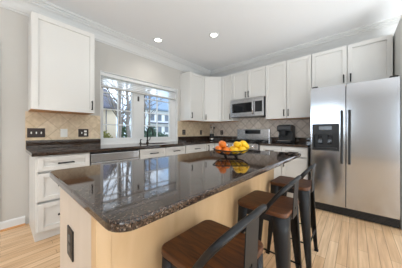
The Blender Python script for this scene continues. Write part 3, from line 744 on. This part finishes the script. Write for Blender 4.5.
for k, (x, y, rz, lb) in enumerate(((2.572, -3.222, 0, 'gunmetal bar stool with brown wooden seat nearest the camera'),
                                (2.567, -2.605, 0, 'gunmetal bar stool with brown wooden seat in the middle of the row'),
                                (2.565, -1.995, 0, 'gunmetal bar stool with brown wooden seat at the refrigerator end of the island'))):
    s = st0 if k == 0 else copy_tree(st0)
    s.location = (x, y, 0); s.rotation_euler = (0, 0, math.radians(rz)); s['label'] = lb

# ---------------------------------------------------------------- fruit bowl
bc = V((2.235, -2.54, 0.914)); BS = 0.85
t = thing('fruit_bowl', bc, 'black wire fruit bowl on the island holding oranges and lemons', 'bowl')
rim = []
ux, uy = V((0.751, 0.66, 0)), V((-0.66, 0.751, 0))
def bowl_pt(a, f):
    rr = 0.055 + 0.105 * f ** 0.75
    ex = 1.08
    return bc + (ux * (rr * ex * math.cos(a)) + uy * (rr * 0.85 * math.sin(a)) + V((0, 0, 0.020 + 0.044 * f ** 1.7 + 0.014 * f * f * math.cos(a) ** 2))) * BS
N = 28
MB().tube([bowl_pt(2 * math.pi * i / N, 1) for i in range(N)], 0.0045, 6, closed=True).build('rim', 'blackmetal', t, bc)
MB().tube([bowl_pt(2 * math.pi * i / N, 0) for i in range(N)], 0.0035, 6, closed=True).build('base_ring', 'blackmetal', t, bc)
MB().tube([bowl_pt(2 * math.pi * i / N, 0.5) for i in range(N)], 0.0025, 6, closed=True).build('middle_ring', 'blackmetal', t, bc)
for i in range(20):
    a = 2 * math.pi * i / 20
    MB().tube([bowl_pt(a + 0.25 * f / 6, f / 6) for f in range(7)], 0.0025, 5).build('wire', 'blackmetal', t, bc)
mb = MB()
for i in range(-2, 3): mb.tube([bc + (ux * (i * 0.022) + uy * (-0.045) + V((0, 0, 0.021))) * BS, bc + (ux * (i * 0.022) + uy * 0.045 + V((0, 0, 0.021))) * BS], 0.0025, 5)
mb.build('base_grid', 'blackmetal', t, bc)
for i in range(4):
    a = math.radians(45 + 90 * i); p = bowl_pt(a, 0.05)
    MB().tube([p, p + V((0, 0, -0.012)), V((p.x, p.y, bc.z + 0.006))], 0.005, 6).lathe([(0, 0), (0.008, 0), (0.008, 0.006), (0, 0.012)], (p.x, p.y, bc.z), 8).build('foot', 'blackmetal', t, bc)
def fruit(kind, loc, rot):
    if kind == 'orange':
        r = 0.034; pr = [(0, -r), (r * 0.38, -r * 0.92), (r * 0.71, -r * 0.71), (r * 0.92, -r * 0.38), (r, 0), (r * 0.92, r * 0.38), (r * 0.71, r * 0.71), (r * 0.38, r * 0.9), (r * 0.1, r * 0.95), (0, r * 0.92)]
        o = MB().lathe(pr, seg=16).build('orange', 'orange'); MB().lathe([(0, 0.028), (0.005, 0.031), (0.004, 0.034), (0, 0.035)], seg=8).build('stem_scar', 'stem', o)
    else:
        pr = [(0, -0.046), (0.006, -0.044), (0.011, -0.037), (0.023, -0.026), (0.031, -0.01), (0.032, 0.006), (0.026, 0.022), (0.014, 0.034), (0.007, 0.039), (0.005, 0.045), (0, 0.047)]
        o = MB().lathe(pr, seg=16).build('lemon', 'lemon'); MB().lathe([(0, 0.045), (0.004, 0.045), (0.003, 0.049), (0, 0.05)], seg=8).build('stem_scar', 'stem', o)
    return o
protos = {}
def put(kind, a, b, h, rot):
    if kind not in protos: protos[kind] = o = fruit(kind, None, None)
    else: o = copy_tree(protos[kind])
    o.location = bc + (ux * a + uy * b + V((0, 0, h))) * BS; o.rotation_euler = rot; o.scale = (BS, BS, BS)
    if kind == 'orange': tag(o, 'orange in the left half of the wire fruit bowl', 'orange', 'oranges in the wire fruit bowl')
    else: tag(o, 'yellow lemon in the right half of the wire fruit bowl', 'lemon', 'lemons in the wire fruit bowl')
for a, b, h in ((-0.118, -0.036, 0.072), (-0.048, -0.078, 0.066), (-0.118, 0.040, 0.072), (-0.044, -0.004, 0.060), (-0.048, 0.074, 0.066), (-0.082, -0.034, 0.122), (-0.082, 0.040, 0.122)):
    put('orange', a, b, h, (random.uniform(0, 3), random.uniform(0, 3), 0))
for a, b, h, rz in ((0.030, -0.080, 0.066, 1.5), (0.030, -0.008, 0.058, 1.5), (0.030, 0.074, 0.066, 1.5), (0.096, -0.070, 0.072, 1.2), (0.096, 0.000, 0.070, 1.57), (0.096, 0.070, 0.072, 1.9), (0.148, 0.000, 0.094, 0.0), (0.062, -0.045, 0.116, 0.2), (0.062, 0.030, 0.116, -0.2), (0.116, -0.006, 0.126, 1.4)):
    put('lemon', a, b, h, (math.pi / 2, 0, rz + math.radians(41.3)))

# ---------------------------------------------------------------- recessed ceiling lights
for k, (x, y, lb) in enumerate(((1.235, -1.446, 'recessed ceiling light above the middle of the kitchen'), (0.40, -1.97, 'recessed ceiling light near the crown moulding over the sink'))):
    org = V((x, y, CH)); t = thing('recessed_light', org, lb, 'ceiling light', 'recessed ceiling lights')
    MB().lathe([(0.058, -0.001), (0.062, -0.008), (0.085, -0.006), (0.088, 0.0), (0.058, 0.0)], org, 24).build('trim_ring', 'trim', t, org)
    MB().lathe([(0, -0.003), (0.056, -0.003), (0.057, 0.0), (0, 0.0)], org, 24).build('lens', 'lightdisc', t, org)
    l = lamp('down_spot', 'SPOT', (x, y, CH - 0.02), 16, (1, 0.95, 0.88), (x, y, 0), spot_size=math.radians(125), spot_blend=0.8, shadow_soft_size=0.06)

# ---------------------------------------------------------------- outside the window
struct(MB().box((-60, -25, -1.2), (-0.16, 60, -1.0)).build('ground', 'lawn'))
org = V((-12, -2, -1)); t = thing('house', org, 'beige neighbouring house with dark slate roof seen through the left sash', 'house')
MB().box((-14, -7, -1), (-10, 1.70, 2.85)).build('wall', 'siding', t, org)
MB().extrude([(-9.7, 2.75), (-9.7, 2.87), (-12, 4.6), (-14.3, 2.87), (-14.3, 2.75)], -7.3, 1.75, lambda s, p: (p[0], s, p[1])).build('roof', 'roof', t, org)
for yy in (-1.0,):
    wf = MB().box((-10.0, yy - 0.5, 0.6), (-9.95, yy + 0.5, 2.1)).build('window', 'trim', t, org)
    MB().box((-9.95, yy - 0.42, 0.68), (-9.94, yy + 0.42, 2.02)).build('pane', 'pane', wf, org)
MB().tube([(-9.94, 1.0, 2.8), (-9.94, 1.0, -0.9)], 0.025, 6).build('downspout', 'roof', t, org)
org = V((-27, 20, -1)); t = thing('apartment_building', org, 'white building with blue grey roof and rows of windows seen through the right sash', 'building')
MB().box((-33, 13.6, -1), (-25, 30, 5.4)).build('wall', 'whiteside', t, org)
MB().extrude([(-24.4, 5.2), (-24.4, 5.5), (-29, 9.0), (-33.6, 5.5), (-33.6, 5.2)], 13.2, 30.4, lambda s, p: (p[0], s, p[1])).build('roof', 'bluroof', t, org)
for zz_ in (1.0, 3.2):
    for i in range(6):
        y = 14.5 + i * 1.6
        wf = MB().box((-25, y - 0.5, zz_), (-24.93, y + 0.5, zz_ + 1.4)).build('window', 'trim', t, org)
        MB().box((-24.93, y - 0.42, zz_ + 0.08), (-24.92, y + 0.42, zz_ + 1.32)).build('pane', 'pane', wf, org)
MB().box((-25, 13.6, 2.75), (-24.5, 30, 2.95)).build('balcony_ledge', 'roof', t, org)

def tree(x, y, h, r, label, lean=0.0, seed=1, nb=26):
    rnd = random.Random(seed); org = V((x, y, -1.0)); t = thing('bare_tree', org, label, 'tree')
    n = 9; pts = [org + V((lean * i / n + 0.06 * rnd.uniform(-1, 1), lean * i / n + 0.06 * rnd.uniform(-1, 1), h * i / n)) for i in range(n + 1)]
    MB().tube(pts, [r * (1 - 0.75 * i / n) for i in range(n + 1)], 8).build('trunk', 'bark', t, org)
    mb = MB()
    for k in range(nb):
        f = rnd.uniform(0.3, 1.0); i = min(n - 1, int(f * n)); p = pts[i].lerp(pts[i + 1], f * n - i)
        a = rnd.uniform(0, 2 * math.pi); L = rnd.uniform(0.8, 2.2) * (1.2 - 0.6 * f); d = V((math.cos(a), math.sin(a), rnd.uniform(0.4, 1.2))).normalized()
        q = p + d * L * 0.5 + V((0, 0, 0.05)); e = q + (d + V((rnd.uniform(-.4, .4), rnd.uniform(-.4, .4), 0.3))).normalized() * L * 0.6
        rb = r * 0.32 * (1.15 - f * 0.7)
        mb.tube([p, q, e], [rb, rb * 0.65, rb * 0.25], 5)
        for j in range(3):
            s0 = q.lerp(e, rnd.uniform(0, 0.8)); d2 = (d + V((rnd.uniform(-.9, .9), rnd.uniform(-.9, .9), rnd.uniform(-.1, .8)))).normalized()
            mb.tube([s0, s0 + d2 * L * 0.45], [rb * 0.4, rb * 0.12], 4)
    mb.build('branches', 'bark', t, org)
tree(-5.6, -0.02, 7.5, 0.14, 'thick bare tree trunk right of the beige house outside', 0.05, 3)
tree(-7.0, 1.15, 8.0, 0.13, 'bare tree outside just left of the window mullion', -0.1, 5)
tree(-8.0, 2.75, 8.0, 0.12, 'dark bare tree outside just right of the window mullion', 0.0, 8)
tree(-16.5, 5.1, 10.0, 0.12, 'slender bare tree outside farther back between the house and mullion', 0.1, 11)
tree(-12.0, 5.6, 9.0, 0.13, 'bare tree outside in front of the white building', 0.1, 14)
tree(-18.0, 8.2, 10.0, 0.14, 'distant bare tree outside left of the white building', 0.0, 21)

def bush(name, c, rx, ry, rz, m, label, n=900, seed=1, cat='bush', leaf=0.09):
    rnd = random.Random(seed); c = V(c); mb = MB()
    for k in range(n):
        a = rnd.uniform(0, 2 * math.pi); zz = rnd.uniform(-1, 1); s = rnd.uniform(0.65, 1.0) * (1 + 0.2 * noise.noise((math.cos(a) * 2, math.sin(a) * 2, zz * 3)))
        q = math.sqrt(max(0, 1 - zz * zz)); p = c + V((rx * q * math.cos(a) * s, ry * q * math.sin(a) * s, rz * zz * s))
        e1 = V((rnd.uniform(-1, 1), rnd.uniform(-1, 1), rnd.uniform(-1, 1))).normalized(); e2 = e1.orthogonal().normalized()
        vs = [mb.bm.verts.new(p + e1 * leaf), mb.bm.verts.new(p + e2 * leaf * 0.5), mb.bm.verts.new(p - e1 * leaf), mb.bm.verts.new(p - e2 * leaf * 0.5)]
        mb.bm.faces.new(vs)
    o = V((c.x, c.y, -1.0))
    b = tag(mb.build(name, m, None, o), label, cat)
    MB().tube([o, V((c.x, c.y, c.z))], 0.05, 6).build('stem', 'bark', b, o)
    return b
bush('hedge', (-8.8, 0.25, 0.1), 0.5, 0.85, 1.15, 'hedge', 'olive clipped hedge in front of the beige house', 1400, 2, 'hedge')
bush('evergreen_bush', (-9.0, 1.85, 0.2), 0.55, 0.55, 1.4, 'leaf', 'dark evergreen bush outside between the bare trees left of the mullion', 1200, 4)
bush('evergreen_bush', (-5.0, 1.35, 0.2), 0.5, 0.42, 1.2, 'leaf2', 'grey green bush outside just right of the window mullion', 1300, 6)
bush('evergreen_bush', (-14.0, 8.0, 0.0), 1.2, 2.2, 1.1, 'leaf2', 'low green bush at the foot of the white building', 1600, 9, leaf=0.14)
